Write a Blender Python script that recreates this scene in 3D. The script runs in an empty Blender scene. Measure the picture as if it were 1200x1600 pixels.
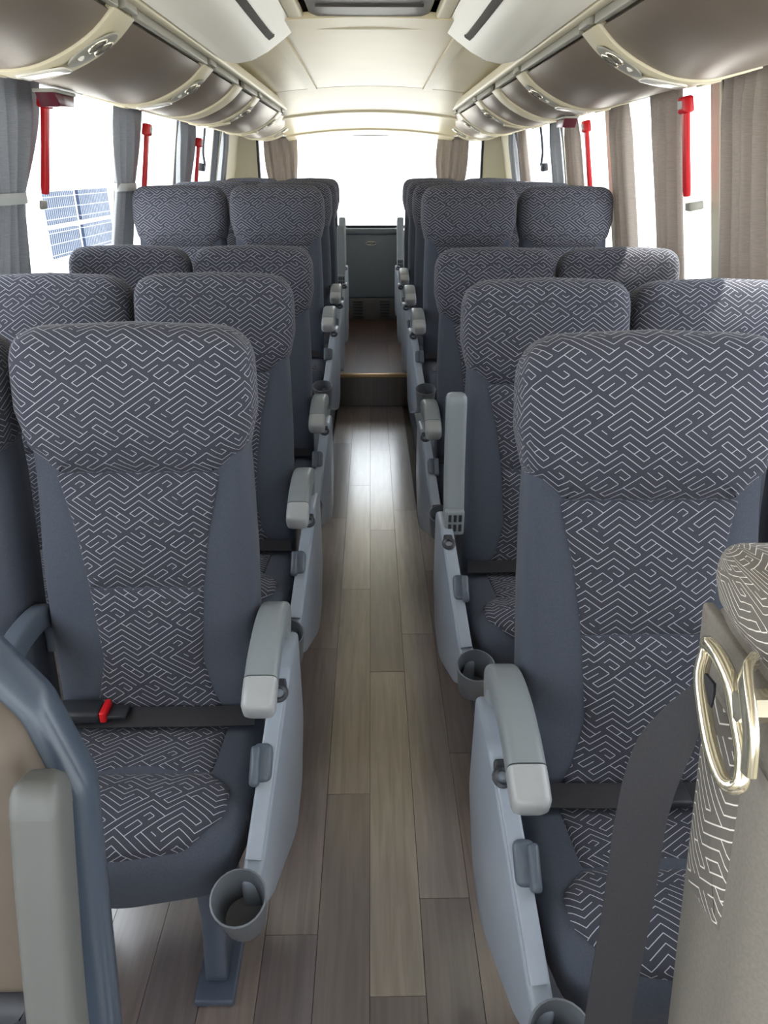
import bpy, bmesh, math, random
from mathutils import Vector, Matrix
random.seed(7)
R = math.radians
scene = bpy.context.scene
COL = scene.collection

# ------------------------------------------------------------------ camera, sky, sun, exposure
CAM_H = 1.5
cam_d = bpy.data.cameras.new('camera')
cam = bpy.data.objects.new('camera', cam_d); COL.objects.link(cam)
cam.location = (0, 0, CAM_H)
cam.rotation_euler = (R(90 - 24.95), 0, R(-0.95))
cam_d.sensor_fit = 'VERTICAL'; cam_d.sensor_height = 36; cam_d.sensor_width = 27
cam_d.lens = 1150 / 1600 * 36
cam_d.clip_start = 0.02
scene.camera = cam

world = bpy.data.worlds.new('sky'); scene.world = world
world.use_nodes = True
bg = world.node_tree.nodes['Background']
bg.inputs[0].default_value = (0.93, 0.96, 1.0, 1)
bg.inputs[1].default_value = 3.0

sun_d = bpy.data.lights.new('sun', 'SUN'); sun_d.energy = 8.0; sun_d.angle = R(1.0)
sun_d.color = (1.0, 0.93, 0.82)
sun = bpy.data.objects.new('sun', sun_d); COL.objects.link(sun)
sun.rotation_euler = Vector((-0.40, -0.22, -0.88)).to_track_quat('-Z', 'Y').to_euler()
sun.location = (6, 3, 8)

scene.view_settings.view_transform = 'Standard'
scene.view_settings.look = 'None'
scene.view_settings.gamma = 1
scene.view_settings.use_curve_mapping = False
scene.view_settings.exposure = 0.75

# ------------------------------------------------------------------ materials
def srgb(r, g, b):
    f = lambda c: ((c / 255) / 12.92) if c / 255 <= 0.04045 else (((c / 255) + 0.055) / 1.055) ** 2.4
    return (f(r), f(g), f(b), 1)

def mat(name, col, rough=0.5, metal=0.0, spec=0.5, noise=0.0, nscale=40, bump=0.0, sheen=0.0):
    m = bpy.data.materials.new(name); m.use_nodes = True
    nt = m.node_tree; b = nt.nodes['Principled BSDF']
    b.inputs['Base Color'].default_value = col
    b.inputs['Roughness'].default_value = rough
    b.inputs['Metallic'].default_value = metal
    b.inputs['Specular IOR Level'].default_value = spec
    if sheen: b.inputs['Sheen Weight'].default_value = sheen
    if noise or bump:
        tc = nt.nodes.new('ShaderNodeTexCoord')
        n = nt.nodes.new('ShaderNodeTexNoise'); n.inputs['Scale'].default_value = nscale
        n.inputs['Detail'].default_value = 3
        nt.links.new(tc.outputs['Object'], n.inputs['Vector'])
        if noise:
            mx = nt.nodes.new('ShaderNodeMix'); mx.data_type = 'RGBA'; mx.blend_type = 'MULTIPLY'
            mx.inputs[0].default_value = 1
            mx.inputs[6].default_value = col
            rp = nt.nodes.new('ShaderNodeMapRange')
            rp.inputs[1].default_value = 0.3; rp.inputs[2].default_value = 0.7
            rp.inputs[3].default_value = 1 - noise; rp.inputs[4].default_value = 1 + noise
            nt.links.new(n.outputs[0], rp.inputs[0])
            nt.links.new(rp.outputs[0], mx.inputs[7])
            nt.links.new(mx.outputs[2], b.inputs['Base Color'])
        if bump:
            bp = nt.nodes.new('ShaderNodeBump'); bp.inputs['Strength'].default_value = bump
            bp.inputs['Distance'].default_value = 0.001
            nt.links.new(n.outputs[0], bp.inputs['Height'])
            nt.links.new(bp.outputs[0], b.inputs['Normal'])
    return m

# --- woven maze pattern of the seat fabric: a line lattice looked up from a bit table
NS, ND = 18, 26
PATHS = [
 [(-1,1),(6,8),(9,5),(12,8),(18,2)],
 [(12,10),(15,13),(18,10),(20,12),(23,9),(18,4),(12,10)],
 [(13,9),(14,10),(18,6),(21,9),(22,8)],
 [(0,0),(6,6),(9,3),(5,-1),(9,-5),(12,-2),(15,-5),(18,-2),(26,-10)],
 [(0,0),(2,-2),(5,1),(4,2),(2,0)],
 [(2,-2),(8,-8),(9,-7),(4,-2),(5,-1)],
 [(9,3),(12,6),(16,2),(15,1),(12,4),(8,0),(9,-1),(12,2),(15,-1),(17,1)],
 [(9,-3),(12,0),(15,-3),(18,0)],
 [(7,-9),(8,-10),(11,-7),(15,-11),(18,-8),(22,-12),(25,-9)],
 [(-1,-11),(0,-10),(4,-14),(7,-11),(8,-12),(11,-9),(14,-12)],
 [(7,9),(6,10),(9,13),(11,11),(8,8),(9,7),(12,10)],
 [(7,9),(9,11)],
 [(11,-5),(12,-4),(16,-8),(15,-9),(11,-5)],
 [(14,-6),(13,-7)],
 [(-2,-6),(0,-4),(4,-8)],
 [(-2,-6),(-1,-7),(1,-5)],
 [(2,-6),(0,-8),(1,-9),(3,-7)],
]
def fill_paths():
    rnd = random.Random(5)
    key = lambda s, d: (s % NS, d % ND)
    used = set()
    for path in PATHS:
        for (s0, d0), (s1, d1) in zip(path, path[1:]):
            n = abs(s1 - s0)
            for k in range(n + 1): used.add(key(s0 + (s1 - s0) // n * k, d0 + (d1 - d0) // n * k))
    free = [(a, b) for a in range(NS) for b in range(ND) if (a + b) % 2 == 0 and (a, b) not in used]
    out = []
    DIR = [(1, 1), (1, -1), (-1, -1), (-1, 1)]
    nfree = lambda p: sum(key(p[0] + d[0], p[1] + d[1]) not in used for d in DIR)
    while True:
        free = [p for p in free if key(*p) not in used]
        if not free: break
        p = min(free, key=lambda q: (nfree(q), q))
        path = [p]; used.add(key(*p)); last = None; run = 0
        while True:
            opts = [d for d in DIR if key(path[-1][0] + d[0], path[-1][1] + d[1]) not in used]
            if not opts: break
            if last in opts and run < 4: d = last
            else:
                turn = [o for o in opts if last is None or (o[0] == last[0] and o != last)]
                d = (turn or opts)[0]
            run = run + 1 if d == last else 1
            last = d
            q = (path[-1][0] + d[0], path[-1][1] + d[1]); path.append(q); used.add(key(*q))
        if len(path) == 1:      # lone point: short stub onto a neighbouring line
            d = rnd.choice(DIR); path.append((p[0] + d[0], p[1] + d[1]))
        out.append(path)
    return out

def pattern_bits():
    H = [0] * NS; V = [0] * NS
    for path in PATHS + fill_paths():
        for (s0, d0), (s1, d1) in zip(path, path[1:]):
            assert abs(s1 - s0) == abs(d1 - d0) and (s0 + d0) % 2 == 0, (s0, d0, s1, d1)
            if s1 < s0: s0, d0, s1, d1 = s1, d1, s0, d0
            for k in range(s1 - s0):
                if d1 > d0:   # A step: edge along p, cell lower corner (p,q)
                    s, d = s0 + k, d0 + k
                    H[s % NS] |= 1 << ((d % ND) // 2)
                else:         # B step: along q
                    s, d = s0 + k, d0 - k
                    V[s % NS] |= 1 << ((d % ND) // 2)
    return H, V

def pattern_mat(name, base, line, su=0.0091, sv=0.0062, lw=0.11, rough=0.85):
    H, V = pattern_bits()
    m = bpy.data.materials.new(name); m.use_nodes = True
    nt = m.node_tree; L = nt.links; b = nt.nodes['Principled BSDF']
    def M(op, a, c=None, d=None):
        n = nt.nodes.new('ShaderNodeMath'); n.operation = op
        for i, v in enumerate((a, c, d)):
            if v is None: continue
            if isinstance(v, (int, float)): n.inputs[i].default_value = v
            else: L.new(v, n.inputs[i])
        return n.outputs[0]
    uv = nt.nodes.new('ShaderNodeUVMap'); uv.uv_map = 'UVMap'
    sp = nt.nodes.new('ShaderNodeSeparateXYZ'); L.new(uv.outputs[0], sp.inputs[0])
    s = M('DIVIDE', sp.outputs[0], su); d = M('DIVIDE', sp.outputs[1], sv)
    p = M('MULTIPLY', M('ADD', s, d), 0.5); q = M('MULTIPLY', M('SUBTRACT', s, d), 0.5)
    pi, qi = M('FLOOR', p), M('FLOOR', q)
    pf, qf = M('SUBTRACT', p, pi), M('SUBTRACT', q, qi)
    si, di = M('ADD', pi, qi), M('SUBTRACT', pi, qi)
    sm = M('FLOORED_MODULO', M('ADD', si, 0.01), NS)
    dm = M('FLOOR', M('MULTIPLY', M('FLOORED_MODULO', M('ADD', di, 0.01), ND), 0.5))
    rp = nt.nodes.new('ShaderNodeValToRGB'); rp.color_ramp.interpolation = 'CONSTANT'
    el = rp.color_ramp.elements
    while len(el) > 1: el.remove(el[-1])
    el[0].position = 0.0
    for i in range(1, NS): el.new(i / NS)
    for i in range(NS): el[i].color = ((H[i] + 0.25) / 8192, (V[i] + 0.25) / 8192, 0, 1)
    L.new(M('DIVIDE', M('ADD', sm, 0.45), NS), rp.inputs[0])
    sc = nt.nodes.new('ShaderNodeSeparateColor'); L.new(rp.outputs[0], sc.inputs[0])
    pw = M('POWER', 2.0, dm)
    def bit(ch):
        v = M('FLOOR', M('DIVIDE', M('MULTIPLY', ch, 8192.0), pw))
        return M('GREATER_THAN', M('FLOORED_MODULO', v, 2.0), 0.5)
    hb = M('MULTIPLY', bit(sc.outputs[0]), M('LESS_THAN', qf, lw))
    vb = M('MULTIPLY', bit(sc.outputs[1]), M('LESS_THAN', pf, lw))
    msk = M('MAXIMUM', hb, vb)
    mx = nt.nodes.new('ShaderNodeMix'); mx.data_type = 'RGBA'
    mx.inputs[6].default_value = base; mx.inputs[7].default_value = line
    L.new(msk, mx.inputs[0])
    L.new(mx.outputs[2], b.inputs['Base Color'])
    b.inputs['Roughness'].default_value = rough
    b.inputs['Specular IOR Level'].default_value = 0.3
    b.inputs['Sheen Weight'].default_value = 0.08
    bp = nt.nodes.new('ShaderNodeBump'); bp.inputs['Strength'].default_value = 0.4
    bp.inputs['Distance'].default_value = 0.0006
    L.new(msk, bp.inputs['Height']); L.new(bp.outputs[0], b.inputs['Normal'])
    return m

FAB = srgb(73, 78, 90)
M_FAB = mat('plain_grey_fabric', FAB, 0.85, spec=0.3, noise=0.10, nscale=300, sheen=0.08)
M_PAT = pattern_mat('maze_fabric', srgb(62, 63, 73), srgb(182, 184, 194))
M_FAB0 = mat('warm_lit_grey_fabric', srgb(128, 122, 114), 0.85, spec=0.3, noise=0.08, nscale=300)  # same grey fabric, with warm windscreen light put into its colour
M_PAT0 = pattern_mat('warm_lit_maze_fabric', srgb(110, 104, 98), srgb(235, 230, 220), 0.0091, 0.0062, 0.13)  # same maze fabric, both tones warmed to paint in the windscreen light
M_TAN = mat('tan_vinyl', srgb(102, 91, 80), 0.6, noise=0.06, nscale=20)
M_PLA = mat('light_grey_plastic', srgb(152, 160, 172), 0.33, noise=0.03, nscale=30)
M_ARM = mat('grey_armrest_plastic', srgb(136, 142, 146), 0.36)
M_POST = mat('grey_brown_plastic', srgb(97, 98, 96), 0.42)
M_SHELL = mat('dark_slate_shell', srgb(68, 78, 92), 0.3)
M_TIP = mat('pale_armrest_tip', srgb(168, 170, 172), 0.28)
M_DPL = mat('slate_plastic', srgb(86, 94, 106), 0.38)
M_DARK = mat('dark_plastic', srgb(46, 48, 54), 0.45)
M_CUPIN = mat('cup_plastic', srgb(105, 109, 116), 0.4)
M_LEG = mat('dark_leg_metal', srgb(74, 82, 98), 0.4)
M_BLACK = mat('black_webbing', srgb(38, 37, 42), 0.7, noise=0.15, nscale=500)
M_RED = mat('red_plastic', srgb(225, 30, 38), 0.35)
M_CREAM = mat('cream_plastic', srgb(232, 222, 192), 0.38, noise=0.02, nscale=6)
M_CEIL = mat('cream_ceiling', srgb(226, 212, 176), 0.35, noise=0.03, nscale=4)
M_WHITE = mat('white_panel', srgb(250, 246, 232), 0.4)
M_TAUPE = mat('taupe_metallic_panel', srgb(146, 133, 120), 0.38, metal=0.35, noise=0.03, nscale=8)
M_STRIP = mat('grey_strip', srgb(165, 163, 152), 0.4)
M_ACD = mat('dark_roof_unit', srgb(108, 106, 102), 0.42)
M_GROOVE = mat('groove_dark', srgb(70, 66, 60), 0.6)
M_CHROME = mat('cream_chrome', srgb(226, 218, 196), 0.16, metal=0.85)
M_LENS = mat('clear_lens', srgb(235, 232, 222), 0.12, spec=0.8)
M_MAROON = mat('maroon_lens', srgb(96, 40, 52), 0.25)
M_WALL = mat('wall_grey', srgb(168, 166, 158), 0.6)
M_WALLC = mat('cream_wall', srgb(226, 220, 198), 0.5)
M_FRAME = mat('black_window_frame', srgb(40, 42, 46), 0.5)
M_PANEL = mat('rear_panel_plastic', srgb(112, 120, 128), 0.45, noise=0.03, nscale=10)
M_PANELD = mat('rear_grille_plastic', srgb(84, 82, 82), 0.5)
M_SILV = mat('silver_emblem', srgb(200, 205, 210), 0.2, metal=0.8)
M_GOLD = mat('brass_nosing', srgb(190, 160, 120), 0.35, metal=0.6)
M_ASPH = mat('pale_concrete', srgb(205, 203, 198), 0.9, noise=0.05, nscale=2)
M_BLDG = mat('white_render', srgb(235, 238, 242), 0.9)

def curtain_mat(name, col, tr=0.35):
    m = bpy.data.materials.new(name); m.use_nodes = True
    nt = m.node_tree; L = nt.links
    out = nt.nodes['Material Output']; b = nt.nodes['Principled BSDF']
    b.inputs['Roughness'].default_value = 0.9
    tc = nt.nodes.new('ShaderNodeTexCoord')
    w = nt.nodes.new('ShaderNodeTexNoise'); w.inputs['Scale'].default_value = 1
    mp = nt.nodes.new('ShaderNodeMapping'); mp.inputs['Scale'].default_value = (30, 60, 600)
    L.new(tc.outputs['Object'], mp.inputs[0]); L.new(mp.outputs[0], w.inputs['Vector'])
    rp = nt.nodes.new('ShaderNodeMapRange'); rp.inputs[1].default_value = .3; rp.inputs[2].default_value = .7
    rp.inputs[3].default_value = .88; rp.inputs[4].default_value = 1.1
    L.new(w.outputs[0], rp.inputs[0])
    mx = nt.nodes.new('ShaderNodeMix'); mx.data_type = 'RGBA'; mx.blend_type = 'MULTIPLY'; mx.inputs[0].default_value = 1
    mx.inputs[6].default_value = col; L.new(rp.outputs[0], mx.inputs[7])
    L.new(mx.outputs[2], b.inputs['Base Color'])
    t = nt.nodes.new('ShaderNodeBsdfTranslucent'); L.new(mx.outputs[2], t.inputs[0])
    ms = nt.nodes.new('ShaderNodeMixShader'); ms.inputs[0].default_value = tr
    L.new(b.outputs[0], ms.inputs[1]); L.new(t.outputs[0], ms.inputs[2]); L.new(ms.outputs[0], out.inputs[0])
    return m
M_CURG = curtain_mat('grey_curtain_cloth', srgb(176, 178, 182), 0.32)
M_CURT = curtain_mat('taupe_curtain_cloth', srgb(186, 177, 169), 0.28)
M_TIE = mat('pale_tie_band', srgb(205, 208, 205), 0.6)

def glass_mat():
    m = bpy.data.materials.new('window_glass'); m.use_nodes = True
    nt = m.node_tree; L = nt.links; out = nt.nodes['Material Output']
    nt.nodes.remove(nt.nodes['Principled BSDF'])
    t = nt.nodes.new('ShaderNodeBsdfTransparent'); t.inputs[0].default_value = (0.93, 0.95, 0.96, 1)
    g = nt.nodes.new('ShaderNodeBsdfGlossy'); g.inputs['Roughness'].default_value = 0.02
    lw = nt.nodes.new('ShaderNodeLayerWeight'); lw.inputs[0].default_value = 0.5
    pw = nt.nodes.new('ShaderNodeMath'); pw.operation = 'POWER'; pw.inputs[1].default_value = 5
    f = nt.nodes.new('ShaderNodeMath'); f.operation = 'MULTIPLY_ADD'; f.inputs[1].default_value = 0.4; f.inputs[2].default_value = 0.02
    L.new(lw.outputs['Facing'], pw.inputs[0]); L.new(pw.outputs[0], f.inputs[0])
    mx = nt.nodes.new('ShaderNodeMixShader')
    L.new(f.outputs[0], mx.inputs[0]); L.new(t.outputs[0], mx.inputs[1]); L.new(g.outputs[0], mx.inputs[2])
    L.new(mx.outputs[0], out.inputs[0])
    return m
M_GLASS = glass_mat()

def wood_mat(name, rough=0.28):
    m = bpy.data.materials.new(name); m.use_nodes = True
    nt = m.node_tree; L = nt.links; b = nt.nodes['Principled BSDF']
    oi = nt.nodes.new('ShaderNodeObjectInfo')
    tc = nt.nodes.new('ShaderNodeTexCoord')
    ad = nt.nodes.new('ShaderNodeVectorMath'); ad.operation = 'ADD'
    cm = nt.nodes.new('ShaderNodeCombineXYZ')
    ml = nt.nodes.new('ShaderNodeMath'); ml.operation = 'MULTIPLY'; ml.inputs[1].default_value = 37.0
    L.new(oi.outputs['Random'], ml.inputs[0])
    for i in range(3): L.new(ml.outputs[0], cm.inputs[i])
    L.new(tc.outputs['Object'], ad.inputs[0]); L.new(cm.outputs[0], ad.inputs[1])
    mp = nt.nodes.new('ShaderNodeMapping'); mp.inputs['Scale'].default_value = (42, 2.6, 1)
    L.new(ad.outputs[0], mp.inputs[0])
    n = nt.nodes.new('ShaderNodeTexNoise'); n.inputs['Scale'].default_value = 1.5; n.inputs['Detail'].default_value = 6
    n.inputs['Distortion'].default_value = 0.6
    L.new(mp.outputs[0], n.inputs['Vector'])
    rp = nt.nodes.new('ShaderNodeMapRange'); rp.inputs[1].default_value = .3; rp.inputs[2].default_value = .7
    rp.inputs[3].default_value = .78; rp.inputs[4].default_value = 1.2
    L.new(n.outputs[0], rp.inputs[0])
    mx = nt.nodes.new('ShaderNodeMix'); mx.data_type = 'RGBA'; mx.blend_type = 'MULTIPLY'; mx.inputs[0].default_value = 1
    L.new(oi.outputs['Color'], mx.inputs[6]); L.new(rp.outputs[0], mx.inputs[7])
    L.new(mx.outputs[2], b.inputs['Base Color'])
    b.inputs['Roughness'].default_value = rough
    b.inputs['Specular IOR Level'].default_value = 0.6
    b.inputs['Coat Weight'].default_value = 1.0; b.inputs['Coat Roughness'].default_value = 0.18; b.inputs['Coat IOR'].default_value = 2.15
    return m
M_WOOD = wood_mat('wood_plank', 0.34)
M_WOOD.node_tree.nodes['Principled BSDF'].inputs['Specular IOR Level'].default_value = 1.0
M_WOODD = wood_mat('dark_wood_plank', 0.35)
M_WOODD.node_tree.nodes['Principled BSDF'].inputs['Coat Weight'].default_value = 0.12
M_WOODD.node_tree.nodes['Principled BSDF'].inputs['Specular IOR Level'].default_value = 0.25

def solar_mat():
    m = bpy.data.materials.new('glazed_grid'); m.use_nodes = True
    nt = m.node_tree; L = nt.links; b = nt.nodes['Principled BSDF']
    tc = nt.nodes.new('ShaderNodeTexCoord')
    mp = nt.nodes.new('ShaderNodeMapping'); mp.inputs['Rotation'].default_value = (0, R(90), R(90))
    L.new(tc.outputs['Object'], mp.inputs[0])
    br = nt.nodes.new('ShaderNodeTexBrick'); br.offset = 0
    br.inputs['Color1'].default_value = srgb(44, 52, 72); br.inputs['Color2'].default_value = srgb(52, 62, 84)
    br.inputs['Mortar'].default_value = srgb(150, 160, 175)
    br.inputs['Scale'].default_value = 1; br.inputs['Mortar Size'].default_value = 0.009
    br.inputs['Brick Width'].default_value = 0.13; br.inputs['Row Height'].default_value = 0.26
    L.new(mp.outputs[0], br.inputs['Vector']); L.new(br.outputs[0], b.inputs['Base Color'])
    b.inputs['Roughness'].default_value = 0.5; b.inputs['Specular IOR Level'].default_value = 0.1
    return m
M_SOLAR = solar_mat()

# ------------------------------------------------------------------ mesh helpers
def link(name, me, m=None, parent=None, smooth=False):
    o = bpy.data.objects.new(name, me); COL.objects.link(o)
    if m: me.materials.append(m)
    if parent: o.parent = parent
    if smooth:
        for p in me.polygons: p.use_smooth = True
    return o

def from_bm(name, bm, m=None, parent=None, smooth=False, normals=True):
    if normals: bmesh.ops.recalc_face_normals(bm, faces=bm.faces)
    me = bpy.data.meshes.new(name); bm.to_mesh(me); bm.free()
    return link(name, me, m, parent, smooth)

def autosmooth(o, ang=40):
    me = o.data
    for p in me.polygons: p.use_smooth = True
    bm = bmesh.new(); bm.from_mesh(me)
    for e in bm.edges:
        if len(e.link_faces) == 2 and e.calc_face_angle(0) > R(ang): e.smooth = False
    bm.to_mesh(me); bm.free()
    return o

def add_box(bm, lo, hi, bev=0.0, seg=2):
    vs = [bm.verts.new((x, y, z)) for x in (lo[0], hi[0]) for y in (lo[1], hi[1]) for z in (lo[2], hi[2])]
    fs = [(0,1,3,2),(4,6,7,5),(0,4,5,1),(2,3,7,6),(0,2,6,4),(1,5,7,3)]
    faces = [bm.faces.new([vs[i] for i in f]) for f in fs]
    if bev:
        es = list({e for f in faces for e in f.edges})
        bmesh.ops.bevel(bm, geom=es, offset=bev, segments=seg, affect='EDGES', profile=0.5)

def box(name, lo, hi, m, parent=None, bev=0.0, seg=2):
    bm = bmesh.new(); add_box(bm, lo, hi, bev, seg)
    o = from_bm(name, bm, m, parent)
    if bev: autosmooth(o, 50)
    return o

def rounded(pts, seg=6, maxlen=0.03):
    """pts (a,b,r): closed polygon with rounded corners, densified"""
    out = []; n = len(pts)
    for i in range(n):
        a0 = Vector(pts[i - 1][:2]); a1 = Vector(pts[i][:2]); a2 = Vector(pts[(i + 1) % n][:2]); r = pts[i][2]
        d0 = (a0 - a1); d2 = (a2 - a1)
        l0, l2 = d0.length, d2.length
        d0.normalize(); d2.normalize()
        ang = math.acos(max(-1, min(1, d0.dot(d2))))
        if r <= 0 or ang > R(179): out.append(a1); continue
        t = min(r / math.tan(ang / 2), 0.49 * l0, 0.49 * l2)
        p0 = a1 + d0 * t; p2 = a1 + d2 * t
        for k in range(seg + 1):
            u = k / seg
            out.append(p0 * (1 - u) ** 2 + a1 * 2 * u * (1 - u) + p2 * u * u)
    res = []
    for i in range(len(out)):
        a, b = out[i], out[(i + 1) % len(out)]
        L = (b - a).length
        if L < 1e-5: continue
        k = max(1, int(math.ceil(L / maxlen)))
        for j in range(k): res.append(a + (b - a) * (j / k))
    return res

def pad(name, outline, rings, dome, to3d, m, parent=None, nfill=5, cap=True, uvoff=(0, 0)):
    """outline: ccw 2d points; rings: (inset, depth) back to front; front filled and domed"""
    n = len(outline)
    area = sum(outline[i - 1].x * outline[i].y - outline[i].x * outline[i - 1].y for i in range(n))
    if area < 0: outline = outline[::-1]
    nor = []
    for i in range(n):
        e = outline[(i + 1) % n] - outline[i - 1]
        nor.append(Vector((e.y, -e.x)).normalized())
    verts, uvs, faces = [], [], []
    arc = [0.0] * len(rings)
    for k in range(len(rings) - 2, -1, -1):
        arc[k] = arc[k + 1] + math.hypot(rings[k][0] - rings[k + 1][0], rings[k][1] - rings[k + 1][1])
    for k, (ins, dep) in enumerate(rings):
        for i in range(n):
            p = outline[i] - nor[i] * ins
            verts.append(to3d(p.x, p.y, dep))
            pl = outline[i] - nor[i] * rings[-1][0] + nor[i] * arc[k]
            uvs.append((pl.x + uvoff[0], pl.y + uvoff[1]))
    last = [outline[i] - nor[i] * rings[-1][0] for i in range(n)]
    c = sum(last, Vector((0, 0))) / n
    dl = rings[-1][1]
    for k in range(1, nfill):
        t = 1 - k / nfill
        for i in range(n):
            p = c + (last[i] - c) * t
            verts.append(to3d(p.x, p.y, dl + dome * (1 - t * t)))
            uvs.append((p.x + uvoff[0], p.y + uvoff[1]))
    verts.append(to3d(c.x, c.y, dl + dome)); uvs.append((c.x + uvoff[0], c.y + uvoff[1]))
    NR = len(rings) + nfill - 1
    for k in range(NR - 1):
        for i in range(n):
            j = (i + 1) % n
            faces.append((k * n + i, k * n + j, (k + 1) * n + j, (k + 1) * n + i))
    ci = len(verts) - 1
    for i in range(n): faces.append(((NR - 1) * n + i, (NR - 1) * n + (i + 1) % n, ci))
    if cap: faces.append(tuple(range(n - 1, -1, -1)))
    me = bpy.data.meshes.new(name); me.from_pydata(verts, [], faces)
    ul = me.uv_layers.new(name='UVMap')
    for l in me.loops: ul.data[l.index].uv = uvs[l.vertex_index]
    bm = bmesh.new(); bm.from_mesh(me); bmesh.ops.recalc_face_normals(bm, faces=bm.faces); bm.to_mesh(me); bm.free()
    o = link(name, me, m, parent)
    return autosmooth(o, 75)

def sweep(name, path, sect, m, parent=None, scales=None, closed=False, up=Vector((1, 0, 0)), cap=True):
    """sect: list of (a,b) along (up, side)"""
    P = [Vector(p) for p in path]; n = len(P); k = len(sect)
    verts, faces = [], []
    for i in range(n):
        if closed: t = P[(i + 1) % n] - P[i - 1]
        else: t = P[min(i + 1, n - 1)] - P[max(i - 1, 0)]
        t.normalize()
        u = (up - t * up.dot(t)).normalized(); s = t.cross(u)
        sc = scales[i] if scales else 1
        if not isinstance(sc, tuple): sc = (sc, sc)
        for a, b in sect: verts.append(P[i] + u * a * sc[0] + s * b * sc[1])
    for i in range(n if closed else n - 1):
        i2 = (i + 1) % n
        for j in range(k):
            j2 = (j + 1) % k
            faces.append((i * k + j, i * k + j2, i2 * k + j2, i2 * k + j))
    if cap and not closed:
        faces.append(tuple(range(k - 1, -1, -1))); faces.append(tuple((n - 1) * k + j for j in range(k)))
    me = bpy.data.meshes.new(name); me.from_pydata(verts, [], faces)
    bm = bmesh.new(); bm.from_mesh(me); bmesh.ops.recalc_face_normals(bm, faces=bm.faces); bm.to_mesh(me); bm.free()
    o = link(name, me, m, parent)
    return autosmooth(o, 45)

def rsect(w, h, r, seg=4):
    return [(p.x, p.y) for p in rounded([(-w/2,-h/2,r),(w/2,-h/2,r),(w/2,h/2,r),(-w/2,h/2,r)], seg, 1)]

def circ(r, n=12): return [(r * math.cos(2*math.pi*i/n), r * math.sin(2*math.pi*i/n)) for i in range(n)]

def smooth_path(pts, k=4):
    """Catmull-Rom"""
    P = [Vector(p) for p in pts]; out = []
    for i in range(len(P) - 1):
        p0 = P[max(i-1, 0)]; p1 = P[i]; p2 = P[i+1]; p3 = P[min(i+2, len(P)-1)]
        for j in range(k):
            t = j / k
            out.append(0.5 * ((2*p1) + (p2-p0)*t + (2*p0-5*p1+4*p2-p3)*t*t + (3*p1-p0-3*p2+p3)*t**3))
    out.append(P[-1]); return out

def extrude_poly(name, pts, axis_fn, m, parent=None, bev=0.004, seg=2):
    """pts 2d polygon; axis_fn(a,b,k) with k in (0,1)"""
    bm = bmesh.new()
    a = [bm.verts.new(axis_fn(p[0], p[1], 0)) for p in pts]
    b = [bm.verts.new(axis_fn(p[0], p[1], 1)) for p in pts]
    fa = bm.faces.new(a[::-1]); fb = bm.faces.new(b)
    n = len(pts)
    for i in range(n): bm.faces.new((a[i], a[(i+1)%n], b[(i+1)%n], b[i]))
    bmesh.ops.recalc_face_normals(bm, faces=bm.faces)
    if bev:
        es = list(set(fa.edges) | set(fb.edges))
        bmesh.ops.bevel(bm, geom=es, offset=bev, segments=seg, affect='EDGES', profile=0.5)
    o = from_bm(name, bm, m, parent)
    return autosmooth(o, 35)

def empty(name, loc=(0, 0, 0)):
    o = bpy.data.objects.new(name, None); COL.objects.link(o); o.location = loc; o.empty_display_size = 0.1
    return o

def tag(o, label=None, cat=None, group=None, kind=None):
    if label: o['label'] = label
    if cat: o['category'] = cat
    if group: o['group'] = group
    if kind: o['kind'] = kind
    return o

def copy_tree(o, parent=None):
    c = o.copy(); COL.objects.link(c); c.parent = parent
    for ch in list(o.children): copy_tree(ch, c)
    return c

# ------------------------------------------------------------------ setting
XW = 1.2            # inner face of side walls near the window heads
TH = 0.19           # the side walls lean inwards above the sill
XO = 0.09
YB = 7.15           # rear wall
YF = -1.6
RZ = 0.19            # raised seat platform
YP = 3.30           # platform start under the seats
YS = 4.98           # step in the aisle
SILL, HEAD = 0.92, 1.80

# floor with planks
bm = bmesh.new(); add_box(bm, (-1.36, YF, -0.14), (1.36, YB + 0.1, -0.022))
floor = tag(from_bm('floor', bm, M_GROOVE), kind='structure')
PW = 0.113
tones = [srgb(126,112,108), srgb(143,130,125), srgb(110,98,96), srgb(136,121,114), srgb(118,107,106), srgb(150,137,128)]
jy = {-2: 1.06, -1: 1.454, 0: 0.926, 1: 1.143, 2: 1.60, -3: 1.35, 3: 0.80}
ctone = {(-1, 0): 2, (0, 0): 2, (0, 1): 5, (0, 2): 2, (1, 0): 2, (1, 1): 1, (-1, 1): 3, (-2, 0): 4, (-2, 1): 0, (2, 0): 3, (2, 1): 0}
plank_me = {}
def plank(name, lo, hi, m, col, parent):
    key = tuple(round(hi[i] - lo[i], 4) for i in range(3)) + (m.name,)
    if key not in plank_me:
        bm = bmesh.new(); h = [(hi[i] - lo[i]) / 2 for i in range(3)]
        add_box(bm, (-h[0], -h[1], -h[2]), (h[0], h[1], h[2]))
        me = bpy.data.meshes.new(name); bmesh.ops.recalc_face_normals(bm, faces=bm.faces); bm.to_mesh(me); bm.free()
        me.materials.append(m); plank_me[key] = me
    o = bpy.data.objects.new(name, plank_me[key]); COL.objects.link(o)
    o.location = [(lo[i] + hi[i]) / 2 for i in range(3)]
    o.color = col; o.parent = parent
    return o
PL = 1.05
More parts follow.
